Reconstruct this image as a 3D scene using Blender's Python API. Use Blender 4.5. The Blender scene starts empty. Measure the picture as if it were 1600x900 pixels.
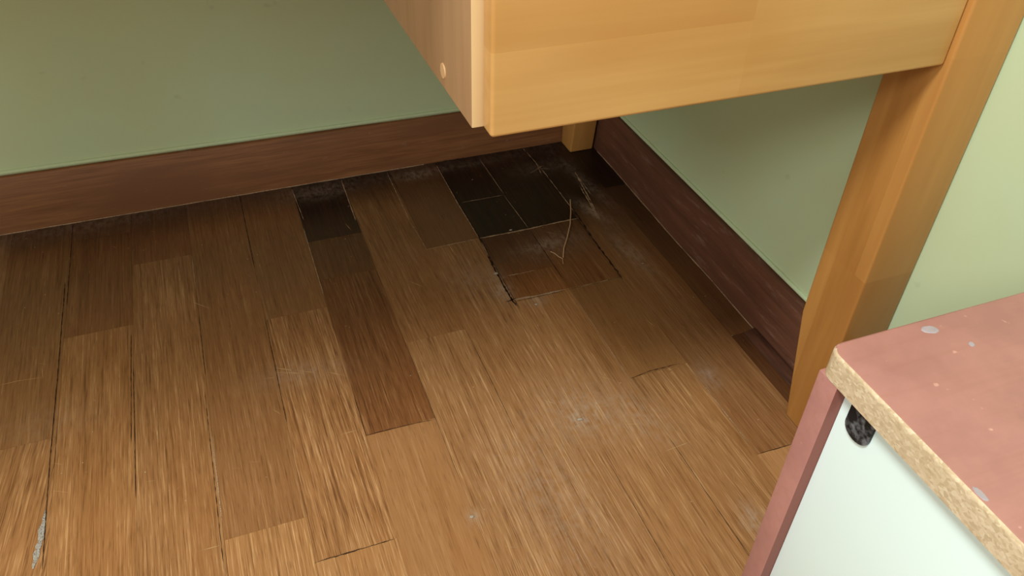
import bpy, bmesh, math, random
from mathutils import Vector, Matrix, noise
random.seed(7)
C = bpy.context.scene.collection
SC = bpy.context.scene

# ---------------------------------------------------------------- camera
S = 75 / 70.5
F, TILT, ROLLY, YAW = 1247.914, 0.8832877, 0.0315775, -0.3803375
CAM = Vector((-0.5188704, -1.0079023, 0.6142864)) * S
Rm = Matrix.Rotation(YAW, 3, 'Z') @ Matrix.Rotation(TILT, 3, 'X') @ Matrix.Rotation(ROLLY, 3, 'Z')
cam_d = bpy.data.cameras.new('camera')
cam_d.sensor_width = 36; cam_d.lens = F / 1600 * 36; cam_d.clip_start = 0.01
cam = bpy.data.objects.new('camera', cam_d); C.objects.link(cam)
cam.matrix_world = Matrix.Translation(CAM) @ Rm.to_4x4()
SC.camera = cam

# ---------------------------------------------------------------- light and exposure
SC.view_settings.view_transform = 'Standard'
SC.view_settings.look = 'None'
SC.view_settings.gamma = 1
SC.view_settings.use_curve_mapping = False
SC.view_settings.exposure = 0.0
w = bpy.data.worlds.new('world'); SC.world = w; w.use_nodes = True
w.node_tree.nodes['Background'].inputs[0].default_value = (1.0, 0.95, 0.84, 1)
w.node_tree.nodes['Background'].inputs[1].default_value = 0.80
def area(name, loc, target, size, power, col):
    l = bpy.data.lights.new(name, 'AREA'); l.shape = 'DISK'; l.size = size; l.energy = power; l.color = col
    o = bpy.data.objects.new(name, l); C.objects.link(o); o.location = loc
    o.rotation_euler = (Vector(target) - Vector(loc)).to_track_quat('-Z', 'Y').to_euler()
    return o
area('ceiling_lamp', (-1.3, -1.22, 2.2), (-0.4, -0.6, 0.1), 0.5, 44, (0.94, 0.99, 0.98))
area('second_lamp', (-2.3, -2.1, 1.8), (-0.4, -0.4, 0.1), 0.6, 24, (0.94, 0.99, 0.98))

# ---------------------------------------------------------------- helpers
def floor_at(px, py, z=0.0):
    d = Rm @ Vector((px - 800, 450 - py, -F))
    t = (z - CAM.z) / d.z
    return CAM + d * t
def plane_at(px, py, ax, v):
    d = Rm @ Vector((px - 800, 450 - py, -F))
    return CAM + d * ((v - CAM[ax]) / d[ax])
def root(name, label, cat, loc=(0, 0, 0), group=None):
    o = bpy.data.objects.new(name, None); C.objects.link(o)
    o.empty_display_size = 0.05
    o.location = loc; o['label'] = label; o['category'] = cat
    if group: o['group'] = group
    return o
def obj(name, bm, mats, parent=None, label=None, smooth=True):
    if parent is not None:
        off = Vector(parent.location)
        q = parent.parent
        while q is not None: off += Vector(q.location); q = q.parent
        bmesh.ops.translate(bm, verts=bm.verts, vec=-off)
    me = bpy.data.meshes.new(name); bm.to_mesh(me); bm.free()
    o = bpy.data.objects.new(name, me); C.objects.link(o)
    for m in (mats if isinstance(mats, (list, tuple)) else [mats]): me.materials.append(m)
    if parent is not None: o.parent = parent
    if label: o['label'] = label
    if smooth:
        me.shade_smooth()
        me.set_sharp_from_angle(angle=math.radians(35))
    return o
def struct(name, bm, m, **k):
    o = obj(name, bm, m, **k); o['kind'] = 'structure'; return o
def tag(o, label, cat, group=None):
    o['label'] = label; o['category'] = cat
    if group: o['group'] = group
    return o
def prism(pts, axis, a, b, bev=0.0, seg=2):
    """profile pts in the two other axes (cyclic order), extruded along axis from a to b"""
    bm = bmesh.new()
    def P(u, v, t):
        return {'x': (t, u, v), 'y': (u, t, v), 'z': (u, v, t)}[axis]
    A = [bm.verts.new(P(u, v, a)) for u, v in pts]; B = [bm.verts.new(P(u, v, b)) for u, v in pts]
    bm.faces.new(A); bm.faces.new(B[::-1])
    n = len(pts)
    for i in range(n): bm.faces.new([A[i], B[i], B[(i + 1) % n], A[(i + 1) % n]])
    bmesh.ops.recalc_face_normals(bm, faces=bm.faces)
    if bev: bmesh.ops.bevel(bm, geom=bm.edges[:], offset=bev, segments=seg, profile=0.5, affect='EDGES', clamp_overlap=True)
    return bm
def box(x0, x1, y0, y1, z0, z1, bev=0.0, seg=2):
    return prism([(x0, y0), (x1, y0), (x1, y1), (x0, y1)], 'z', z0, z1, bev, seg)
def tube(pts, radii, seg=8):
    bm = bmesh.new(); rings = []
    for i, p in enumerate(pts):
        p = Vector(p)
        t = (Vector(pts[min(i + 1, len(pts) - 1)]) - Vector(pts[max(i - 1, 0)])).normalized()
        a = t.cross(Vector((0, 0, 1)))
        if a.length < 1e-4: a = Vector((1, 0, 0))
        a.normalize(); b = a.cross(t)
        rings.append([bm.verts.new(p + (a * math.cos(q) + b * math.sin(q)) * radii[i]) for q in [2 * math.pi * k / seg for k in range(seg)]])
    for i in range(len(rings) - 1):
        for k in range(seg): bm.faces.new([rings[i][k], rings[i][(k + 1) % seg], rings[i + 1][(k + 1) % seg], rings[i + 1][k]])
    bm.faces.new(rings[0][::-1]); bm.faces.new(rings[-1])
    bmesh.ops.recalc_face_normals(bm, faces=bm.faces)
    return bm

# ---------------------------------------------------------------- materials
def srgb(r, g, b):
    f = lambda c: (c / 255 / 12.92) if c / 255 <= 0.04045 else ((c / 255 + 0.055) / 1.055) ** 2.4
    return (f(r), f(g), f(b), 1)
class Mat:
    def __init__(s, name):
        s.m = bpy.data.materials.new(name); s.m.use_nodes = True
        s.t = s.m.node_tree; s.b = s.t.nodes['Principled BSDF']
    def n(s, typ, **k):
        o = s.t.nodes.new(typ)
        for a, v in k.items(): setattr(o, a, v)
        return o
    def l(s, a, b): s.t.links.new(a, b)
    def sock(s, i, v):
        if hasattr(v, 'is_output') or isinstance(v, bpy.types.NodeSocket): s.l(v, i)
        else: i.default_value = v
    def math(s, op, a, b=0.0, clamp=False):
        o = s.n('ShaderNodeMath', operation=op, use_clamp=clamp); s.sock(o.inputs[0], a); s.sock(o.inputs[1], b); return o.outputs[0]
    def mix(s, f, a, b, mode='MIX'):
        o = s.n('ShaderNodeMix', data_type='RGBA', blend_type=mode); s.sock(o.inputs[0], f); s.sock(o.inputs[6], a); s.sock(o.inputs[7], b); return o.outputs[2]
    def coord(s, scale, src=None, loc=(0, 0, 0), rot=(0, 0, 0)):
        if src is None: src = s.n('ShaderNodeTexCoord').outputs['Object']
        o = s.n('ShaderNodeMapping'); s.l(src, o.inputs[0]); o.inputs['Scale'].default_value = scale
        o.inputs['Location'].default_value = loc; o.inputs['Rotation'].default_value = rot
        return o.outputs[0]
    def noise(s, vec, scale=1, detail=3, rough=0.5, dist=0.0):
        o = s.n('ShaderNodeTexNoise'); s.l(vec, o.inputs['Vector']); o.inputs['Scale'].default_value = scale
        o.inputs['Detail'].default_value = detail; o.inputs['Roughness'].default_value = rough; o.inputs['Distortion'].default_value = dist
        return o.outputs['Fac']
    def ramp(s, fac, stops):
        o = s.n('ShaderNodeValToRGB'); s.l(fac, o.inputs[0]); e = o.color_ramp.elements
        for i, (p, c) in enumerate(stops):
            x = e[i] if i < 2 else e.new(p)
            x.position = p; x.color = c if len(c) == 4 else (*c, 1)
        return o.outputs[0]
    def step(s, fac, a, b):
        o = s.n('ShaderNodeMapRange', clamp=True); s.l(fac, o.inputs[0]); o.inputs[1].default_value = a; o.inputs[2].default_value = b
        return o.outputs[0]
    def bump(s, h, strength=0.3, dist=0.001):
        o = s.n('ShaderNodeBump'); s.l(h, o.inputs['Height']); o.inputs['Strength'].default_value = strength; o.inputs['Distance'].default_value = dist
        s.l(o.outputs[0], s.b.inputs['Normal'])
    def out(s, col, rough=0.5, spec=0.5):
        s.sock(s.b.inputs['Base Color'], col); s.sock(s.b.inputs['Roughness'], rough); s.b.inputs['Specular IOR Level'].default_value = spec
        return s.m
G = lambda v: (v, v, v, 1)

def grain_mat(name, c1, c2, scale, scale2, rough=0.4, spec=0.5, dust=None, bump=0.15, dustcol=None, blotch=None, staves=None):
    a = Mat(name)
    n1 = a.noise(a.coord(scale), 1, 4, 0.55, 0.4)
    n2 = a.noise(a.coord(scale2), 1, 2, 0.5, 0.1)
    f = a.math('ADD', a.math('MULTIPLY', n1, 0.65), a.math('MULTIPLY', n2, 0.35))
    col = a.mix(a.step(f, 0.36, 0.64), c1, c2)
    if blotch:
        col = a.mix(a.step(a.noise(a.coord(blotch[0]), 1, 2, 0.5), 0.45, 0.62), col, blotch[1])
    if staves:
        sn = a.n('ShaderNodeVectorMath', operation='SNAP'); a.l(a.n('ShaderNodeTexCoord').outputs['Object'], sn.inputs[0]); sn.inputs[1].default_value = staves[0]
        wn = a.n('ShaderNodeTexWhiteNoise'); a.l(sn.outputs[0], wn.inputs[0])
        col = a.mix(a.math('MULTIPLY', wn.outputs[0], staves[2]), col, staves[1])
    if dust:
        d = a.step(a.noise(a.coord(dust[0]), 1, 5, 0.7), dust[1], dust[2])
        col = a.mix(a.math('MULTIPLY', d, dust[3]), col, dustcol or srgb(150, 130, 115))
    a.bump(f, bump, 0.0006)
    return a.out(col, rough, spec)

# floor
def floor_mat():
    a = Mat('floor_wood')
    g = a.n('ShaderNodeAttribute', attribute_name='gco').outputs['Vector']
    tone = a.n('ShaderNodeAttribute', attribute_name='tone')
    mk = a.n('ShaderNodeAttribute', attribute_name='marks')
    sep = a.n('ShaderNodeSeparateColor'); a.l(mk.outputs['Color'], sep.inputs[0])
    stain_shade, dust, contrast = sep.outputs[0], sep.outputs[1], sep.outputs[2]
    n0 = a.noise(a.coord((120, 2.2, 1), g), 1, 2, 0.5, 0.2)          # long soft bands
    n1 = a.noise(a.coord((500, 10, 1), g), 1, 2, 0.6, 0.35)         # strokes
    n2 = a.noise(a.coord((1050, 34, 1), g), 1, 2, 0.6, 0.2)          # fine strokes
    n3 = a.noise(a.coord((28, 3.0, 1), g), 1, 2, 0.5, 0.3)
    f = a.math('ADD', a.math('MULTIPLY', n0, 0.20), a.math('ADD', a.math('MULTIPLY', n1, 0.42), a.math('MULTIPLY', n2, 0.38)))
    fs = a.step(f, 0.37, 0.63)
    fs = a.math('ADD', 0.5, a.math('MULTIPLY', a.math('SUBTRACT', fs, 0.5), a.math('MULTIPLY', contrast, 0.9)))
    col = a.ramp(fs, [(0.0, srgb(106, 71, 42)), (0.34, srgb(144, 102, 63)), (0.64, srgb(156, 114, 74)), (1.0, srgb(186, 147, 104))])
    col = a.mix(a.math('MULTIPLY', a.step(n3, 0.45, 0.7), 0.22), col, srgb(142, 92, 46))
    # dark pores
    po = a.step(a.noise(a.coord((700, 40, 1), g), 1, 2, 0.5, 0.1), 0.60, 0.70)
    col = a.mix(a.math('MULTIPLY', po, 0.40), col, srgb(84, 54, 30))
    col = a.mix(1.0, col, tone.outputs['Color'], 'MULTIPLY')
    # broad unevenness in the dirt and painted shade
    obj_c = a.n('ShaderNodeTexCoord').outputs['Object']
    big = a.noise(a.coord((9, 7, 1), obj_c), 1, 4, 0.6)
    st = a.math('ADD', stain_shade, a.math('MULTIPLY', a.math('MULTIPLY', a.math('SUBTRACT', big, 0.5), 1.3), a.math('MULTIPLY', stain_shade, a.math('SUBTRACT', 1.15, stain_shade))), clamp=True)
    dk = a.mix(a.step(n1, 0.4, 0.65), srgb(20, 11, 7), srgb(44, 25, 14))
    # stains and painted shade darken first, then blacken
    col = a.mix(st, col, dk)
    fine = a.noise(a.coord((160, 90, 1), obj_c), 1, 5, 0.7)
    dm = a.math('MULTIPLY', dust, a.step(fine, 0.36, 0.66), clamp=True)
    col = a.mix(dm, col, srgb(172, 152, 132))
    # tiny pale crumbs everywhere
    v = a.n('ShaderNodeTexVoronoi'); a.l(a.coord((75, 75, 1), obj_c), v.inputs['Vector']); v.inputs['Scale'].default_value = 1
    sp = a.math('MULTIPLY', a.math('LESS_THAN', v.outputs['Distance'], 0.05), a.step(a.noise(a.coord((14, 14, 1), obj_c), 1, 3), 0.52, 0.6))
    col = a.mix(a.math('MULTIPLY', sp, 0.55), col, srgb(205, 190, 165))
    ro = a.math('ADD', 0.36, a.math('MULTIPLY', dm, 0.4))
    ro = a.math('ADD', ro, a.math('MULTIPLY', fine, 0.12))
    a.bump(f, 0.22, 0.0005)
    return a.out(col, ro, 0.32)
M = {}
M['floor'] = floor_mat()
M['groove'] = Mat('dark_groove').out(srgb(48, 32, 22), 0.9, 0.1)
def pale_mat(name, c, lo=0.42, hi=0.6, under=srgb(70, 48, 34)):
    a = Mat(name); n = a.noise(a.coord((700, 700, 1)), 1, 4, 0.7)
    return a.out(a.mix(a.step(n, lo, hi), under, c), 0.8, 0.1)
M['pale'] = pale_mat('dust_filled_groove', srgb(176, 146, 116), 0.32, 0.56, srgb(100, 74, 54))
M['scratch'] = Mat('pale_scratch').out(srgb(190, 152, 104), 0.7, 0.2)
M['filler'] = pale_mat('grey_filler', srgb(165, 158, 148), 0.4, 0.55, srgb(110, 98, 84))
# walls
def wall_mat():
    a = Mat('green_wallpaper')
    n = a.noise(a.coord((5, 5, 5)), 1, 5, 0.6)
    f = a.noise(a.coord((400, 400, 400)), 1, 2, 0.6)
    col = a.mix(a.step(n, 0.3, 0.7), srgb(192, 203, 160), srgb(190, 208, 170))
    sp = a.step(a.noise(a.coord((32, 32, 32)), 1, 2, 0.5), 0.73, 0.78)
    col = a.mix(a.math('MULTIPLY', sp, 0.25), col, srgb(150, 160, 120))
    a.bump(f, 0.12, 0.0005)
    return a.out(col, 0.62, 0.25)
M['wall'] = wall_mat()
M['base_back'] = grain_mat('brown_baseboard', srgb(112, 72, 44), srgb(146, 98, 62), (7, 7, 150), (22, 22, 420), 0.42, 0.35,
                           dust=((40, 40, 90), 0.62, 0.72, 0.35), blotch=((4, 4, 20), srgb(118, 78, 50)))
M['base_right'] = grain_mat('dark_red_baseboard', srgb(84, 52, 38), srgb(104, 66, 48), (12, 4, 60), (20, 12, 240), 0.45, 0.35,
                            dust=((60, 18, 120), 0.56, 0.74, 0.45), dustcol=srgb(150, 122, 108))
M['trim_wood'] = grain_mat('shoe_strip_wood', srgb(56, 32, 22), srgb(86, 52, 36), (160, 8, 60), (300, 30, 100), 0.45, 0.3)
M['pine_x'] = grain_mat('honey_pine_front', srgb(196, 148, 86), srgb(212, 166, 104), (2.2, 10, 34), (5, 100, 150), 0.33, 0.4,
                        staves=((.37, .5, .052), srgb(178, 124, 64), .40), blotch=((3, 3, 9), srgb(190, 138, 76)), bump=0.05)
M['pine_z'] = grain_mat('honey_pine_leg', srgb(166, 112, 54), srgb(180, 126, 64), (60, 60, 5), (200, 200, 10), 0.35, 0.4,
                        staves=((.5, .0270, .21), srgb(206, 152, 84), .45), blotch=((14, 14, 2.5), srgb(158, 104, 48)), bump=0.06)
M['pine_panel'] = grain_mat('beech_side_panel', srgb(168, 130, 92), srgb(184, 146, 106), (10, 14, 2), (60, 120, 8), 0.45, 0.35, bump=0.05)
M['pine_edge'] = Mat('pale_panel_edge').out(srgb(232, 200, 148), 0.45, 0.3)
M['plug'] = Mat('wood_plug').out(srgb(214, 172, 122), 0.5, 0.3)
def pink_mat():
    a = Mat('worn_pink_laminate')
    n = a.noise(a.coord((22, 22, 22)), 1, 5, 0.6); f = a.noise(a.coord((8, 160, 160)), 1, 3, 0.6)
    col = a.mix(a.step(n, 0.35, 0.65), srgb(158, 110, 102), srgb(174, 122, 112))
    col = a.mix(a.math('MULTIPLY', a.step(f, 0.5, 0.7), 0.25), col, srgb(150, 100, 86))
    sp = a.step(a.noise(a.coord((130, 130, 130)), 1, 2, 0.5), 0.71, 0.76)
    col = a.mix(a.math('MULTIPLY', sp, 0.4), col, srgb(226, 180, 160))
    a.bump(n, 0.08, 0.0005)
    return a.out(col, 0.4, 0.4)
M['pink'] = pink_mat()
def chip_mat():
    a = Mat('raw_chipboard')
    v = a.n('ShaderNodeTexVoronoi'); a.l(a.coord((480, 480, 700)), v.inputs['Vector']); v.inputs['Scale'].default_value = 1
    bw = a.n('ShaderNodeRGBToBW'); a.l(v.outputs['Color'], bw.inputs[0])
    n = a.noise(a.coord((60, 60, 60)), 1, 5, 0.7)
    col = a.ramp(bw.outputs[0], [(0.1, srgb(182, 160, 128)), (0.5, srgb(198, 176, 144)), (0.9, srgb(212, 194, 164))])
    col = a.mix(a.math('MULTIPLY', a.step(n, 0.5, 0.75), 0.4), col, srgb(168, 142, 98))
    a.bump(bw.outputs[0], 0.3, 0.0006)
    return a.out(col, 0.85, 0.15)
M['chip'] = chip_mat()
M['inner'] = Mat('shaded_inner_laminate').out(srgb(128, 78, 68), 0.45, 0.35)  # pink board's recessed inner face, its shade painted in as darker colour
M['grain_line'] = Mat('darker_grain_line').out(srgb(150, 106, 64), 0.45, 0.3)
a = Mat('white_hardboard'); M['white'] = a.out(a.mix(a.noise(a.coord((6, 6, 6)), 1, 2), srgb(218, 236, 232), srgb(224, 242, 238)), 0.35, 0.4)
a = Mat('dusty_black_plastic'); M['black'] = a.out(a.mix(a.step(a.noise(a.coord((130, 130, 130)), 1, 4, 0.6), 0.46, 0.7), srgb(20, 20, 22), srgb(120, 122, 126)), 0.6, 0.3)
M['paint'] = Mat('white_paint_spot').out(srgb(160, 148, 152), 0.6, 0.3)
M['flake'] = Mat('plaster_flake').out(srgb(160, 146, 130), 0.8, 0.2)
M['dust'] = pale_mat('grey_dust', srgb(150, 132, 116), 0.35, 0.6, srgb(96, 74, 58))
M['fibre'] = Mat('straw_fibre').out(srgb(196, 158, 118), 0.7, 0.2)

# ---------------------------------------------------------------- floor
PX = lambda k: -0.037 - 0.075 * k           # seams
cols = [(-0.037, 0.03)] + [(PX(k + 1), PX(k)) for k in range(0, 30)]
# letters L K J I H G F E D C B A ...
T = lambda r, g=None, b=None: (r, r if g is None else g, r if b is None else b)
joints = {
 0: [(-.154, T(.42, .36, .34), .5, 0), (-.505, T(.62, .54, .48), .7, 0), (-3, T(.36, .27, .23), .9, .0)],
 1: [(-.671, T(.78, .70, .62), .8, .02), (-3, T(1.22, 1.2, 1.15), .5, 0)],
 2: [(-.216, T(.5), .6, 0), (-.357, T(.68, .56, .46), .9, 0), (-.528, T(.92, .86, .74), .55, -.04), (-.95, T(.98, .93, .84), 1.1, .03), (-3, T(1), 1, 0)],
 3: [(-.124, T(.5), .6, 0), (-.216, T(.5), .6, 0), (-.308, T(.66, .52, .44), .8, 0), (-.357, T(.78, .62, .48), 1, 0), (-1.0, T(1.05, 1.02, .96), .95, 0), (-3, T(1), 1, 0)],
 4: [(-.216, T(.64, .60, .58), .5, 0), (-.9, T(1.0, .97, .92), 1.05, .02), (-3, T(1), 1, 0)],
 5: [(-.388, T(.90, .84, .76), .9, .03), (-.99, T(1.02, .99, .94), 1.1, .0), (-3, T(1), 1, 0)],
 6: [(-.150, T(.42, .38, .38), .7, 0), (-.238, T(.62, .54, .47), .8, 0), (-.512, T(.68, .55, .46), 1.2, .01), (-1.1, T(1.06, 1.01, .95), .6, .0), (-3, T(1), 1, 0)],
 7: [(-.293, T(.82, .75, .68), .7, .02), (-.641, T(1.02, .95, .88), 1.35, .03), (-3, T(1.15, 1.12, 1.06), 1., 0)],
 8: [(-.590, T(.84, .76, .68), .8, .02), (-1.2, T(1.12, 1.08, 1.0), 1.1, 0), (-3, T(1), 1, 0)],
 9: [(-.128, T(.72, .60, .53), .7, 0), (-.9, T(.96, .89, .80), 1.1, .01), (-3, T(1), 1, 0)],
 10: [(-.048, T(.8, .7, .6), .7, 0), (-.250, T(.74, .62, .52), .9, 0), (-1.0, T(1.0, .91, .78), 1.0, 0), (-3, T(1), 1, 0)],
 11: [(-.407, T(.84, .76, .64), .9, 0), (-1.1, T(.98, .90, .80), 1.3, -.12), (-3, T(1), 1, 0)],
}
def sm(a, b, x):
    t = max(0.0, min(1.0, (x - a) / (b - a))); return t * t * (3 - 2 * t)
smears = []   # (x, y, rx, ry, angle, strength)
def smear(px, py, rx, ry, ang, st):
    p = floor_at(px, py); smears.append((p.x, p.y, rx, ry, math.radians(ang), st))
smear(915, 285, .010, .075, 8, .30); smear(925, 330, .010, .035, 20, .55); smear(985, 395, .012, .045, 8, .5)
smear(780, 440, .010, .030, 0, .55); smear(785, 458, .012, .014, 0, .55); smear(735, 435, .03, .03, 0, .28)
smear(870, 385, .05, .03, 0, .22); smear(905, 640, .04, .045, 10, .38); smear(905, 655, .008, .012, 0, .45)
smear(1000, 650, .03, .05, 20, .3); smear(1105, 585, .012, .02, 0, .5); smear(860, 770, .05, .10, 10, .28)
smear(470, 582, .045, .018, -5, .35); smear(845, 262, .05, .02, 0, .18); smear(840, 470, .012, .008, 0, .6)
smear(650, 275, .03, .012, 0, .35); smear(700, 262, .10, .008, 0, .18); smear(1180, 815, .012, .02, 0, .7)
smear(740, 808, .006, .008, 0, .5); smear(500, 300, .05, .02, 0, .3); smear(855, 380, .04, .012, 10, .35)
smear(150, 350, .10, .02, 0, .15); smear(70, 660, .06, .03, 0, .15)
def marks(x, y, k, j):
    st = 0.0
    d = -y
    if k == 3:
        if d < .216: st = .98
        else: st = .62 * (1 - sm(.216, .36, d)) + .10
        if d > .357: st = .0
    elif k == 2:
        if d < .216: st = .97
        elif d < .357: st = .50 * (1 - sm(.216, .34, d)) + .10
        else: st = .22 * (1 - sm(.36, .5, d))
    elif k == 1:
        st = .95 * (1 - sm(.05, .22, d + (x + .075) * 1.2)) + .45 * (1 - sm(.15, .40, d)) * sm(0, .1, d)
    elif k == 0:
        st = .9 if d < .154 and x < .05 else .30 * (1 - sm(.15, .5, d)) + .12
    elif k == 4:
        st = .40 * (1 - sm(0, .12, d)) + .18 * (1 - sm(.1, .5, d))
    elif k == 5:
        st = .66 * (1 - sm(0, .12, d)) + .16 * (1 - sm(.1, .5, d))
    elif k == 6:
        st = .88 * (1 - .35 * sm(0.03, .16, d)) if d < .150 else .34 * (1 - sm(.15, .55, d))
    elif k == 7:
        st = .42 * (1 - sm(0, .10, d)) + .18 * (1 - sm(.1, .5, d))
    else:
        st = .40 * (1 - sm(0, .10, d)) + .22 * (1 - sm(.08, .34, d))  # outer columns: dirt near the wall with some shade painted in
    if k not in (2, 3) or d > .357: st += .20 * (1 - sm(.12, .40, d))  # band along the back wall: dirt plus painted shade from the desk
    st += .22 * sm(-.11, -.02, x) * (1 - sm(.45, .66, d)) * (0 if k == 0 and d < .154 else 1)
    ds = 0.0
    for sx, sy, rx, ry, an, s in smears:
        dx, dy = x - sx, y - sy
        if abs(dx) > .25 or abs(dy) > .25: continue
        u = dx * math.cos(an) + dy * math.sin(an); v = -dx * math.sin(an) + dy * math.cos(an)
        ds += s * math.exp(-(u / rx) ** 2 - (v / ry) ** 2)
    if d < .05: ds += .10 * (1 - d / .05)
    return max(0, min(1, st)), min(1, ds)
verts, faces, gco, tone_a, mark_a, midx = [], [], [], [], [], []
def add_plank(x0, x1, y0, y1, tone, contrast, skew, k, j):
    rx, ry = random.uniform(0, 50), random.uniform(0, 50)
    g = random.uniform(.00003, .00012)
    x0 += g; x1 -= g; y0 += g; y1 -= g
    near = x1 > -1.0 and y1 > -.95
    st = .006 if near else .05
    xs = [x0 + (x1 - x0) * i / max(1, math.ceil((x1 - x0) / st)) for i in range(max(1, math.ceil((x1 - x0) / st)) + 1)]
    yy0 = max(y0, -.95) if near else y0
    ys = [yy0 + (y1 - yy0) * i / max(1, math.ceil((y1 - yy0) / st)) for i in range(max(1, math.ceil((y1 - yy0) / st)) + 1)]
    if near and y0 < -.95: ys = [y0 + (yy0 - y0) * i / 20 for i in range(20)] + ys
    b = len(verts); nx = len(xs)
    lift = random.uniform(-.00025, 0)
    for y in ys:
        for x in xs:
            verts.append((x, y, lift))
            gco.append((x + skew * y + rx, y + ry, 0)); tone_a.append((*tone, 1))
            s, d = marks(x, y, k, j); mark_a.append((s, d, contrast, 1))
    for r in range(len(ys) - 1):
        for c in range(nx - 1):
            i = b + r * nx + c; faces.append((i, i + 1, i + nx + 1, i + nx)); midx.append(0)
    # side walls down into the joint
    def wall(idx):
        b2 = len(verts)
        for i in idx:
            v = verts[i]; verts.append((v[0], v[1], -.004)); gco.append(gco[i]); tone_a.append(tone_a[i]); mark_a.append((1, 0, 1, 1))
        for i in range(len(idx) - 1): faces.append((idx[i], b2 + i, b2 + i + 1, idx[i + 1])); midx.append(0)
    n = len(ys)
    wall([b + c for c in range(nx)]); wall([b + (n - 1) * nx + c for c in range(nx)][::-1])
    wall([b + r * nx for r in range(n)][::-1]); wall([b + r * nx + nx - 1 for r in range(n)])
for k, (x0, x1) in enumerate(cols):
    js = joints.get(k)
    if js is None:
        js = []; y = -random.uniform(.2, .8)
        while y > -3: js.append((y, T(random.uniform(.85, 1.1)), 1, random.uniform(-.03, .03))); y -= .9
        js.append((-3, T(1), 1, 0))
    y1 = .03
    for j, (y0, tn, ct, sk) in enumerate(js):
        yy = y0
        while y1 - yy > 1.4:                       # long runs are cut to real board lengths
            add_plank(x0, x1, y1 - .9, y1, tn, ct, sk, k, j); y1 -= .9
        add_plank(x0, x1, yy, y1, tn, ct, sk, k, j); y1 = yy
# groove lines, scratches: thin strips lying in the surface
def strip(pts, wmm, mi, jag=0.0, taper=True, z=.00035):
    P = []
    for a, b in zip(pts, pts[1:]):
        n = max(2, int((b - a).length / .004))
        P += [a.lerp(b, i / n) for i in range(n)]
    P.append(pts[-1])
    b0 = len(verts); N = len(P)
    for i, p in enumerate(P):
        t = (P[min(i + 1, N - 1)] - P[max(i - 1, 0)]).normalized(); nn = Vector((-t.y, t.x, 0))
        wd = wmm * (.00062 if mi != 1 else .00042) * (1 + jag * random.uniform(-1, 1))
        if taper: wd *= max(.15, min(1, min(i, N - 1 - i) / 3 + .15))
        o = nn * (jag * wmm * .0004 * random.uniform(-1, 1))
        for s in (-1, 1):
            q = p + o + nn * wd * s
            verts.append((q.x, q.y, z)); gco.append((0, 0, 0)); tone_a.append((1, 1, 1, 1)); mark_a.append((0, 0, 1, 1))
    for i in range(N - 1):
        a = b0 + 2 * i; faces.append((a, a + 1, a + 3, a + 2)); midx.append(mi)
def ps(pxs, w, mi, jag=0.4, **k): strip([floor_at(*q) for q in pxs], w, mi, jag, **k)
DK, PL, SCR, FIL = 1, 2, 3, 4
ps([(680, 255), (716, 318), (750, 373), (775, 425), (800, 470)], 2.6, DK, .5)
ps([(681, 257), (715, 318), (748, 372)], .8, PL, .6, z=.0005)
ps([(752, 378), (764, 402)], .7, PL, .6, z=.0005)
ps([(848, 266), (872, 297), (905, 341), (935, 385), (971, 433)], 2.0, DK, .8)
ps([(846, 264), (872, 298), (898, 332)], .7, PL, .8, z=.0005)
ps([(815, 230), (846, 264)], .6, PL, .7)
ps([(748, 373), (790, 365), (830, 357), (870, 348), (905, 341)], 1.7, PL, .5)
ps([(667, 390), (700, 383), (748, 373)], .9, PL, .7)
ps([(720, 317), (787, 305)], .6, PL, .7)
ps([(787, 303), (750, 250)], .5, PL, .5)
ps([(787, 305), (825, 356)], .6, PL, .6)
ps([(800, 469), (845, 461), (885, 452)], 1.8, PL, .5)
ps([(802, 472), (884, 454)], .7, DK, .5)
ps([(885, 453), (930, 443), (972, 432)], .8, DK, .7)
ps([(900, 450), (965, 434)], .6, PL, .7, z=.0005)
ps([(787, 432), (812, 428), (837, 422)], .9, PL, .6)
ps([(790, 472), (807, 466)], 3.2, DK, .6); ps([(795, 462), (807, 478)], 3.2, DK, .6)
ps([(962, 424), (973, 437)], 1.3, DK, .6)
ps([(680, 253), (745, 242), (815, 228)], 4.0, DK, .4)
ps([(828, 271), (850, 258)], .9, PL, .6); ps([(836, 252), (846, 273)], .9, PL, .6); ps([(838, 264), (862, 264)], .6, PL, .6)
ps([(533, 281), (556, 345)], .9, PL, .5); ps([(604, 269), (640, 345)], .8, PL, .7); ps([(640, 345), (668, 392)], .6, PL, .8)
ps([(456, 296), (475, 345)], .6, PL, .7)
ps([(495, 371), (560, 369)], .4, DK, .5)
ps([(898, 268), (915, 300), (938, 345)], 1.2, PL, .9); ps([(905, 290), (922, 318), (934, 342)], 1.0, PL, .9)
ps([(902, 275), (925, 306)], .7, PL, .9); ps([(915, 322), (941, 338)], .8, PL, .9)
for q in [[(405, 571), (420, 568)], [(412, 592), (431, 590)], [(428, 575), (470, 580)], [(432, 582), (480, 584)], [(440, 577), (500, 583)],
          [(510, 581), (541, 588)], [(513, 566), (532, 561)], [(427, 640), (439, 648)], [(0, 602), (30, 595), (66, 590)], [(66, 572), (67, 592)],
          [(388, 722), (404, 722)], [(364, 732), (377, 732)], [(80, 767), (108, 770)], [(78, 724), (100, 726)], [(228, 753), (242, 751)],
          [(790, 854), (809, 856)], [(973, 663), (999, 663)], [(936, 588), (960, 595)], [(300, 472), (330, 483)], [(60, 568), (75, 570)],
          [(848, 625), (870, 632)], [(1040, 705), (1080, 690)], [(530, 680), (560, 672)], [(310, 862), (345, 852)], [(640, 440), (660, 448)],
          [(700, 380), (712, 400)], [(245, 655), (247, 690)], [(540, 350), (549, 360)], [(850, 362), (868, 366)], [(1010, 500), (1024, 512)]]:
    ps(q, .55, SCR, .6)
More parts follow.
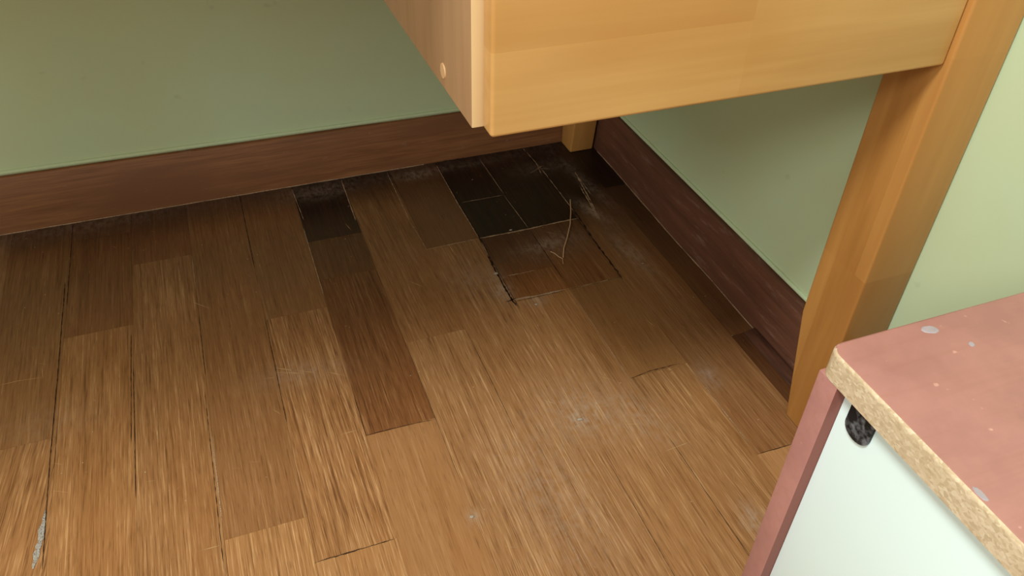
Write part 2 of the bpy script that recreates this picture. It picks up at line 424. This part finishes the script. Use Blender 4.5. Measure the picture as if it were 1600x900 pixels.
for a in range(6):                                       # arched figure in the broad board
    d = a * .0075
    c0 = floor_at(1030, 552)
    arc = [Vector((c0.x + (.010 + d * .75) * t, c0.y - .004 - d * .1 + (.045 + .35 * d) * abs(t) ** 2.4 - .0 + d * .9 * 0 - d * 1.1, 0)) for t in [-1 + 2 * q / 14 for q in range(15)]]
    if a in (0, 1, 3): strip(arc, .8, 5, .9)
ps([(490, 880), (560, 859), (615, 843)], 1.0, DK, .7)
ps([(570, 681), (625, 667), (681, 655)], .9, DK, .6)
ps([(985, 592), (1015, 580), (1062, 568)], .9, DK, .7)
ps([(1158, 521), (1180, 515)], 1.6, DK, .5)
ps([(1183, 710), (1238, 694)], .8, DK, .6)
ps([(72, 797), (65, 835), (52, 889)], 3.4, FIL, .5)
ps([(102, 440), (90, 590), (78, 720), (66, 890)], .9, DK, .5)
ps([(205, 520), (205, 700)], .6, DK, .6); ps([(320, 612), (350, 890)], .6, DK, .7)
for k in range(1, 11):                                   # uneven seams
    x = PX(k); y = 0.0
    while y > -.85:
        L = random.uniform(.04, .2)
        if random.random() < .5: strip([Vector((x, y, 0)), Vector((x, y - L, 0))], random.uniform(.35, .8), random.choice([DK, DK, DK, PL]), .5)
        y -= L + random.uniform(.02, .1)
for i in range(90):
    x, y = random.uniform(-.86, -.05), random.uniform(-.75, -.05); an = random.gauss(1.5, .5); L = random.uniform(.002, .008)
    v = Vector((math.cos(an), math.sin(an), 0)) * L
    strip([Vector((x, y, 0)), Vector((x, y, 0)) + v], random.uniform(.25, .5), SCR, .4)
# sub-floor below the joints
b = len(verts)
for q in [(-3, -3.2), (.03, -3.2), (.03, .03), (-3, .03)]:
    verts.append((q[0], q[1], -.004)); gco.append((0, 0, 0)); tone_a.append((1, 1, 1, 1)); mark_a.append((1, 0, 1, 1))
faces.append((b, b + 1, b + 2, b + 3)); midx.append(1)
me = bpy.data.meshes.new('floor'); me.from_pydata(verts, [], faces)
for nm, dat in (('tone', tone_a), ('marks', mark_a)):
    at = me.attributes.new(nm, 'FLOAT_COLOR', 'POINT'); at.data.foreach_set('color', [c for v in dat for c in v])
at = me.attributes.new('gco', 'FLOAT_VECTOR', 'POINT'); at.data.foreach_set('vector', [c for v in gco for c in v])
for m in ('floor', 'groove', 'pale', 'scratch', 'filler', 'grain_line'): me.materials.append(M[m])
me.polygons.foreach_set('material_index', midx)
fl = bpy.data.objects.new('floor', me); C.objects.link(fl); fl['kind'] = 'structure'

# ---------------------------------------------------------------- walls, baseboards
WX, WY = .006, .007
struct('wall_back', box(-3, .12, WY, .12, -.02, 2.4), M['wall'])
struct('wall_right', box(WX, .12, -3.2, WY, -.02, 2.4), M['wall'])
def btop(x): return .0785 + .0098 * (-.2246 - x) / 1.0
# back baseboard: top edge falls slightly towards the corner
def board_back():
    bm = bmesh.new(); rings = []
    for i in range(61):
        x = -1.6 + (1.6 - .004) * i / 60; zt = btop(x) + .0006 * noise.noise(Vector((x * 9, 0, 0)))
        yo = .0012 * noise.noise(Vector((x * 5, 3, 0)))
        prof = [(WY, -.001), (yo, -.001), (yo, zt - .002), (yo + .0008, zt - .0006), (yo + .002, zt), (WY, zt)]
        rings.append([bm.verts.new((x, p[0], p[1])) for p in prof])
    for a, b in zip(rings, rings[1:]):
        for i in range(6): bm.faces.new([a[i], b[i], b[(i + 1) % 6], a[(i + 1) % 6]])
    bm.faces.new(rings[0]); bm.faces.new(rings[-1][::-1]); bmesh.ops.recalc_face_normals(bm, faces=bm.faces)
    return bm
struct('baseboard_back', board_back(), M['base_back'])
def board_right(ya, yb, n):
    bm = bmesh.new(); rings = []
    for i in range(n + 1):
        y = ya + (yb - ya) * i / n
        xo = -.003 * sm(.1, .3, -y) + .0012 * noise.noise(Vector((y * 9, 7, 0)))
        zb = -.001
        zt = .0855 + .0008 * noise.noise(Vector((y * 8, 1, 0)))
        prof = [(WX, zb), (xo, zb), (xo, zt - .002), (xo + .0008, zt - .0006), (xo + .002, zt), (WX, zt)]
        rings.append([bm.verts.new((p[0], y, p[1])) for p in prof])
    for a, b in zip(rings, rings[1:]):
        for i in range(6): bm.faces.new([a[i], b[i], b[(i + 1) % 6], a[(i + 1) % 6]])
    bm.faces.new(rings[0]); bm.faces.new(rings[-1][::-1]); bmesh.ops.recalc_face_normals(bm, faces=bm.faces)
    return bm
LX0, LX1, LYF, LYB = -.0503, .0052, -.6677, -.6095
struct('baseboard_right', board_right(-.0015, LYB + .001, 50), M['base_right'])
struct('baseboard_right', board_right(LYF - .001, -3.0, 20), M['base_right'])
# wallpaper lips over the baseboards
def lip(pts_fn, a, b, n, r):
    P = [pts_fn(a + (b - a) * i / n) for i in range(n + 1)]
    return tube(P, [r] * len(P), 10)
struct('trim_1', lip(lambda x: (x, WY - .0012, btop(x) + .0044), -1.6, 0.0, 60, .0028), M['wall'])
struct('trim_2', lip(lambda y: (WX - .0010, y, .0855 + .0044), -.004, -3.0, 60, .0028), M['wall'])
# pale bead of old sealant at the foot of the back board
def bead():
    P, Rr = [], []
    for i in range(140):
        x = -.90 + (.62) * i / 139
        P.append((x, -.0006 + .0005 * noise.noise(Vector((x * 30, 0, 0))), .0004)); Rr.append(.0007 + .0006 * max(-.7, noise.noise(Vector((x * 45, 5, 0)))))
    return tube(P, Rr, 6)
struct('trim_3', bead(), M['pale'])
# loose dark strip lying along the foot of the right baseboard
struct('trim_4', prism([(-.0205, .0005), (-.0042, .0005), (-.0042, .0042), (-.0060, .0050), (-.0195, .0020)], 'y', -.62, -.506, .0005, 1), M['trim_wood'])
def bead_r():
    P, Rr = [], []
    for i in range(120):
        y = -.05 - .54 * i / 119
        xo = -.003 * sm(.1, .3, -y) + .0012 * noise.noise(Vector((y * 9, 7, 0)))
        P.append((xo - .0004, y, .0006)); Rr.append(.0005 + .0006 * max(-.6, noise.noise(Vector((y * 40, 9, 0)))))
    return tube(P, Rr, 6)
struct('trim_5', bead_r(), M['pale'])

# ---------------------------------------------------------------- desk
desk = root('desk', 'honey coloured wooden desk with a hanging drawer unit, its right legs against the green wall', 'desk', (-.6, -.33, 0))
def leg_bm(x0, x1, yf, yb, yfoot, ztop, front=True):
    if front: pr = [(yf, 0), (yfoot, 0), (yb, .130), (yb, ztop), (yf, ztop)]
    else:     pr = [(yfoot, 0), (yb, 0), (yb, ztop), (yf, ztop), (yf, .130)]
    return prism(pr, 'x', x0, x1, .0022, 3)
ZT = .700
obj('leg', leg_bm(LX0, LX1, LYF, LYB, -.634, ZT), M['pine_z'], desk)
obj('leg', leg_bm(-.0445, -.0045, -.058, -.002, -.039, ZT, False), M['pine_z'], desk)
obj('leg', leg_bm(-1.25, -1.195, LYF, LYB, -.634, ZT), M['pine_z'], desk)
obj('leg', leg_bm(-1.25, -1.210, -.058, -.002, -.039, ZT, False), M['pine_z'], desk)
obj('tabletop', box(-1.27, .004, -.685, .003, ZT, ZT + .025, .003), M['pine_x'], desk)
obj('apron', box(-1.19, -.06, -.030, -.012, .62, ZT, .001), M['pine_x'], desk)
ZB = .4140
# side panel hangs from the top; its front edge is pale
sp = box(-.4123, -.3945, -.6470, -.060, ZB, ZT, .0008, 2)
side = obj('side_panel', sp, [M['pine_panel'], M['pine_edge']], desk, 'pinkish beige side panel with pale front edge')
for p in side.data.polygons:
    if p.normal.y < -.6: p.material_index = 1
pc = plane_at(693, 115, 0, -.4123)
bm = bmesh.new(); bmesh.ops.create_cone(bm, cap_ends=True, segments=32, radius1=.0055, radius2=.0050, depth=.0012)
bmesh.ops.rotate(bm, verts=bm.verts, matrix=Matrix.Rotation(-math.pi / 2, 3, 'Y'), cent=(0, 0, 0))
bmesh.ops.translate(bm, verts=bm.verts, vec=(-.4125, pc.y, pc.z + .002))
obj('screw_plug', bm, M['plug'], side)
obj('side_panel', box(-.0700, -.0520, -.6440, -.060, ZB, ZT, .0008, 2), M['pine_panel'], desk)
obj('bottom_panel', box(-.3940, -.0705, -.6440, -.060, ZB + .006, ZB + .018, .0005, 1), M['pine_panel'], desk)
dr = obj('drawer', box(-.4055, LX0 - .0006, -.6632, -.6480, ZB, ZB + .150, .0026, 4), M['pine_x'], desk)
obj('drawer', box(-.4055, LX0 - .0006, -.6632, -.6480, ZB + .153, ZT - .004, .0026, 4), M['pine_x'], desk)

# ---------------------------------------------------------------- cabinet
cab = root('cabinet', 'low pink laminate cabinet with raw chipboard edge and white back, at the lower right', 'cabinet', (-.14, -1.04, 0))
CX0, CX1, CYB, CYF, CZ = -.2660, .0005, -.8330, -1.26, .350
# top with a worn rounded corner
def top_bm():
    pts = []
    r = .010
    for i in range(7):
        a = math.pi / 2 + (math.pi / 2) * i / 6
        pts.append((CX0 + r + r * math.cos(a), CYB - r + r * math.sin(a)))
    pts += [(CX0, CYF), (CX1, CYF), (CX1, CYB)]
    bm = prism(pts, 'z', CZ - .0182, CZ, 0)
    es = [e for e in bm.edges if all(v.co.z > CZ - .001 for v in e.verts)]
    bmesh.ops.bevel(bm, geom=es, offset=.0024, segments=4, profile=.5, affect='EDGES')
    return bm
ct = obj('top_panel', top_bm(), [M['pink'], M['chip']], cab, 'pink top board with raw yellowish chipboard edge')
for p in ct.data.polygons:
    if p.normal.x < -.35 and p.normal.z < .9: p.material_index = 1
SPW = .0160
spn = obj('side_panel', box(CX0 + .0002, CX1, CYB - SPW - .001, CYB - .0010, 0, CZ - .0183, .0009, 2), [M['pink'], M['inner']], cab, 'pink side board with shade coloured into its inner face')
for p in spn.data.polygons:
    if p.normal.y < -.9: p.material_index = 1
obj('side_panel', box(CX0 + .0002, CX1, CYF + .001, CYF + SPW, 0, CZ - .0183, .0009, 2), M['pink'], cab)
obj('bottom_panel', box(CX0 + .016, CX1, CYF + SPW + .0002, CYB - SPW - .0012, .03, .048, .0005, 1), M['pink'], cab)
bp = obj('back_panel', box(CX0 + .0085, CX0 + .0125, CYF + SPW + .0002, CYB - SPW - .0012, .012, CZ - .0184, .0006, 2), M['white'], cab, 'white painted back board')
# black cable-hole plug high in the corner of the white board
def plug_bm():
    x = CX0 + .0085
    c0 = plane_at(1320, 627, 0, x); c1 = plane_at(1362, 668, 0, x); lo = plane_at(1336, 695, 0, x)
    ya, yb = -.8575, -.8765
    zt, zl = CZ - .0188, .3045
    r = (ya - yb) / 2; yc = (ya + yb) / 2
    pts = [(ya, zt)] + [(yc + r * math.cos(-t), zl + r * .8 - r * .8 * math.sin(t)) for t in [math.pi * i / 14 for i in range(15)]] + [(yb, zt)]
    bm = prism(pts, 'x', x - .0022, x + .0005, .0008, 3)
    return bm
obj('hole_plug', plug_bm(), M['black'], bp, 'dusty black plastic plug')
def spot(px, py, rx, ry, seed, h=.0004):
    c = plane_at(px, py, 2, CZ); rnd = random.Random(seed); bm = bmesh.new()
    n = 22; ring0, ring1 = [], []
    for i in range(n):
        a = 2 * math.pi * i / n; k = 1 + .14 * math.sin(2 * a + seed) + .07 * rnd.uniform(-1, 1)
        ring0.append(bm.verts.new((c.x + rx * k * math.cos(a), c.y + ry * k * math.sin(a), CZ - .0002)))
        ring1.append(bm.verts.new((c.x + .8 * rx * k * math.cos(a), c.y + .8 * ry * k * math.sin(a), CZ + h)))
    for i in range(n): bm.faces.new([ring0[i], ring0[(i + 1) % n], ring1[(i + 1) % n], ring1[i]])
    bm.faces.new(ring1); bmesh.ops.recalc_face_normals(bm, faces=bm.faces)
    return bm
obj('paint_spot', spot(1453, 515, .0052, .0036, 3), M['paint'], ct, 'whitish paint spot')
obj('paint_spot', spot(1518, 538, .0020, .0018, 5), M['paint'], ct, 'small whitish paint spot')
obj('paint_spot', spot(1532, 772, .0016, .0055, 8), M['paint'], ct, 'whitish chip mark at the edge')

# ---------------------------------------------------------------- litter on the floor
def fibre():
    px = [(891, 312), (892, 330), (891, 350), (886, 372), (881, 388), (880, 402)]
    P = []
    for i, (a, b) in enumerate(zip(px, px[1:])):
        for t in range(5):
            u = (i * 5 + t) / 25; q = floor_at(a[0] + (b[0] - a[0]) * t / 5, a[1] + (b[1] - a[1]) * t / 5, .0010 + .0025 * math.sin(u * math.pi))
            P.append(q)
    P.append(floor_at(880, 402, .001))
    return tube(P, [.0008] * len(P), 8)
tag(obj('plant_fibre', fibre(), M['fibre']), 'long curved pale fibre lying across the cut in the dark stained floor', 'fibre')
def twig(px, r):
    return tube([floor_at(a, b, .0012) for a, b in px], [r] * len(px), 6)
tag(obj('wood_splinter', twig([(860, 393), (867, 396), (873, 401), (879, 404), (880, 412)], .0005), M['fibre']),
    'short crooked pale splinter at the lower end of the long fibre', 'splinter')
def flake(px, py, r, seed):
    c = floor_at(px, py); rnd = random.Random(seed); bm = bmesh.new()
    bmesh.ops.create_icosphere(bm, subdivisions=2, radius=1)
    for v in bm.verts:
        k = 1 + .35 * noise.noise(v.co * 1.7 + Vector((seed, 0, 0)))
        v.co = Vector((c.x + v.co.x * r * k, c.y + v.co.y * r * .7 * k, .0002 + r * .28 * (1 + v.co.z * k)))
    return bm
for i, (px, py, r, lab) in enumerate([
    (775, 428, .0030, 'pale crumb of filler beside the left saw cut, the one nearer the wall'),
    (838, 476, .0022, 'pale flat plaster crumb just below the cut-out corner'),
    (906, 656, .0025, 'whitish plaster crumb in the scuffed middle of the light floor'),
    (737, 808, .0022, 'small bluish grey crumb near the front edge of the floor'),
    (738, 281, .0010, 'tiny white crumb on the black stained board'),
    (798, 360, .0022, 'pale crumb resting on the crosswise cut below the black boards'),
    (1004, 412, .0014, 'small pale crumb right of the cut-out, toward the baseboard'),
]):
    tag(obj('plaster_crumb', flake(px, py, r, i * 3.7), M['flake']), lab, 'crumb', 'crumbs scattered on the floor')
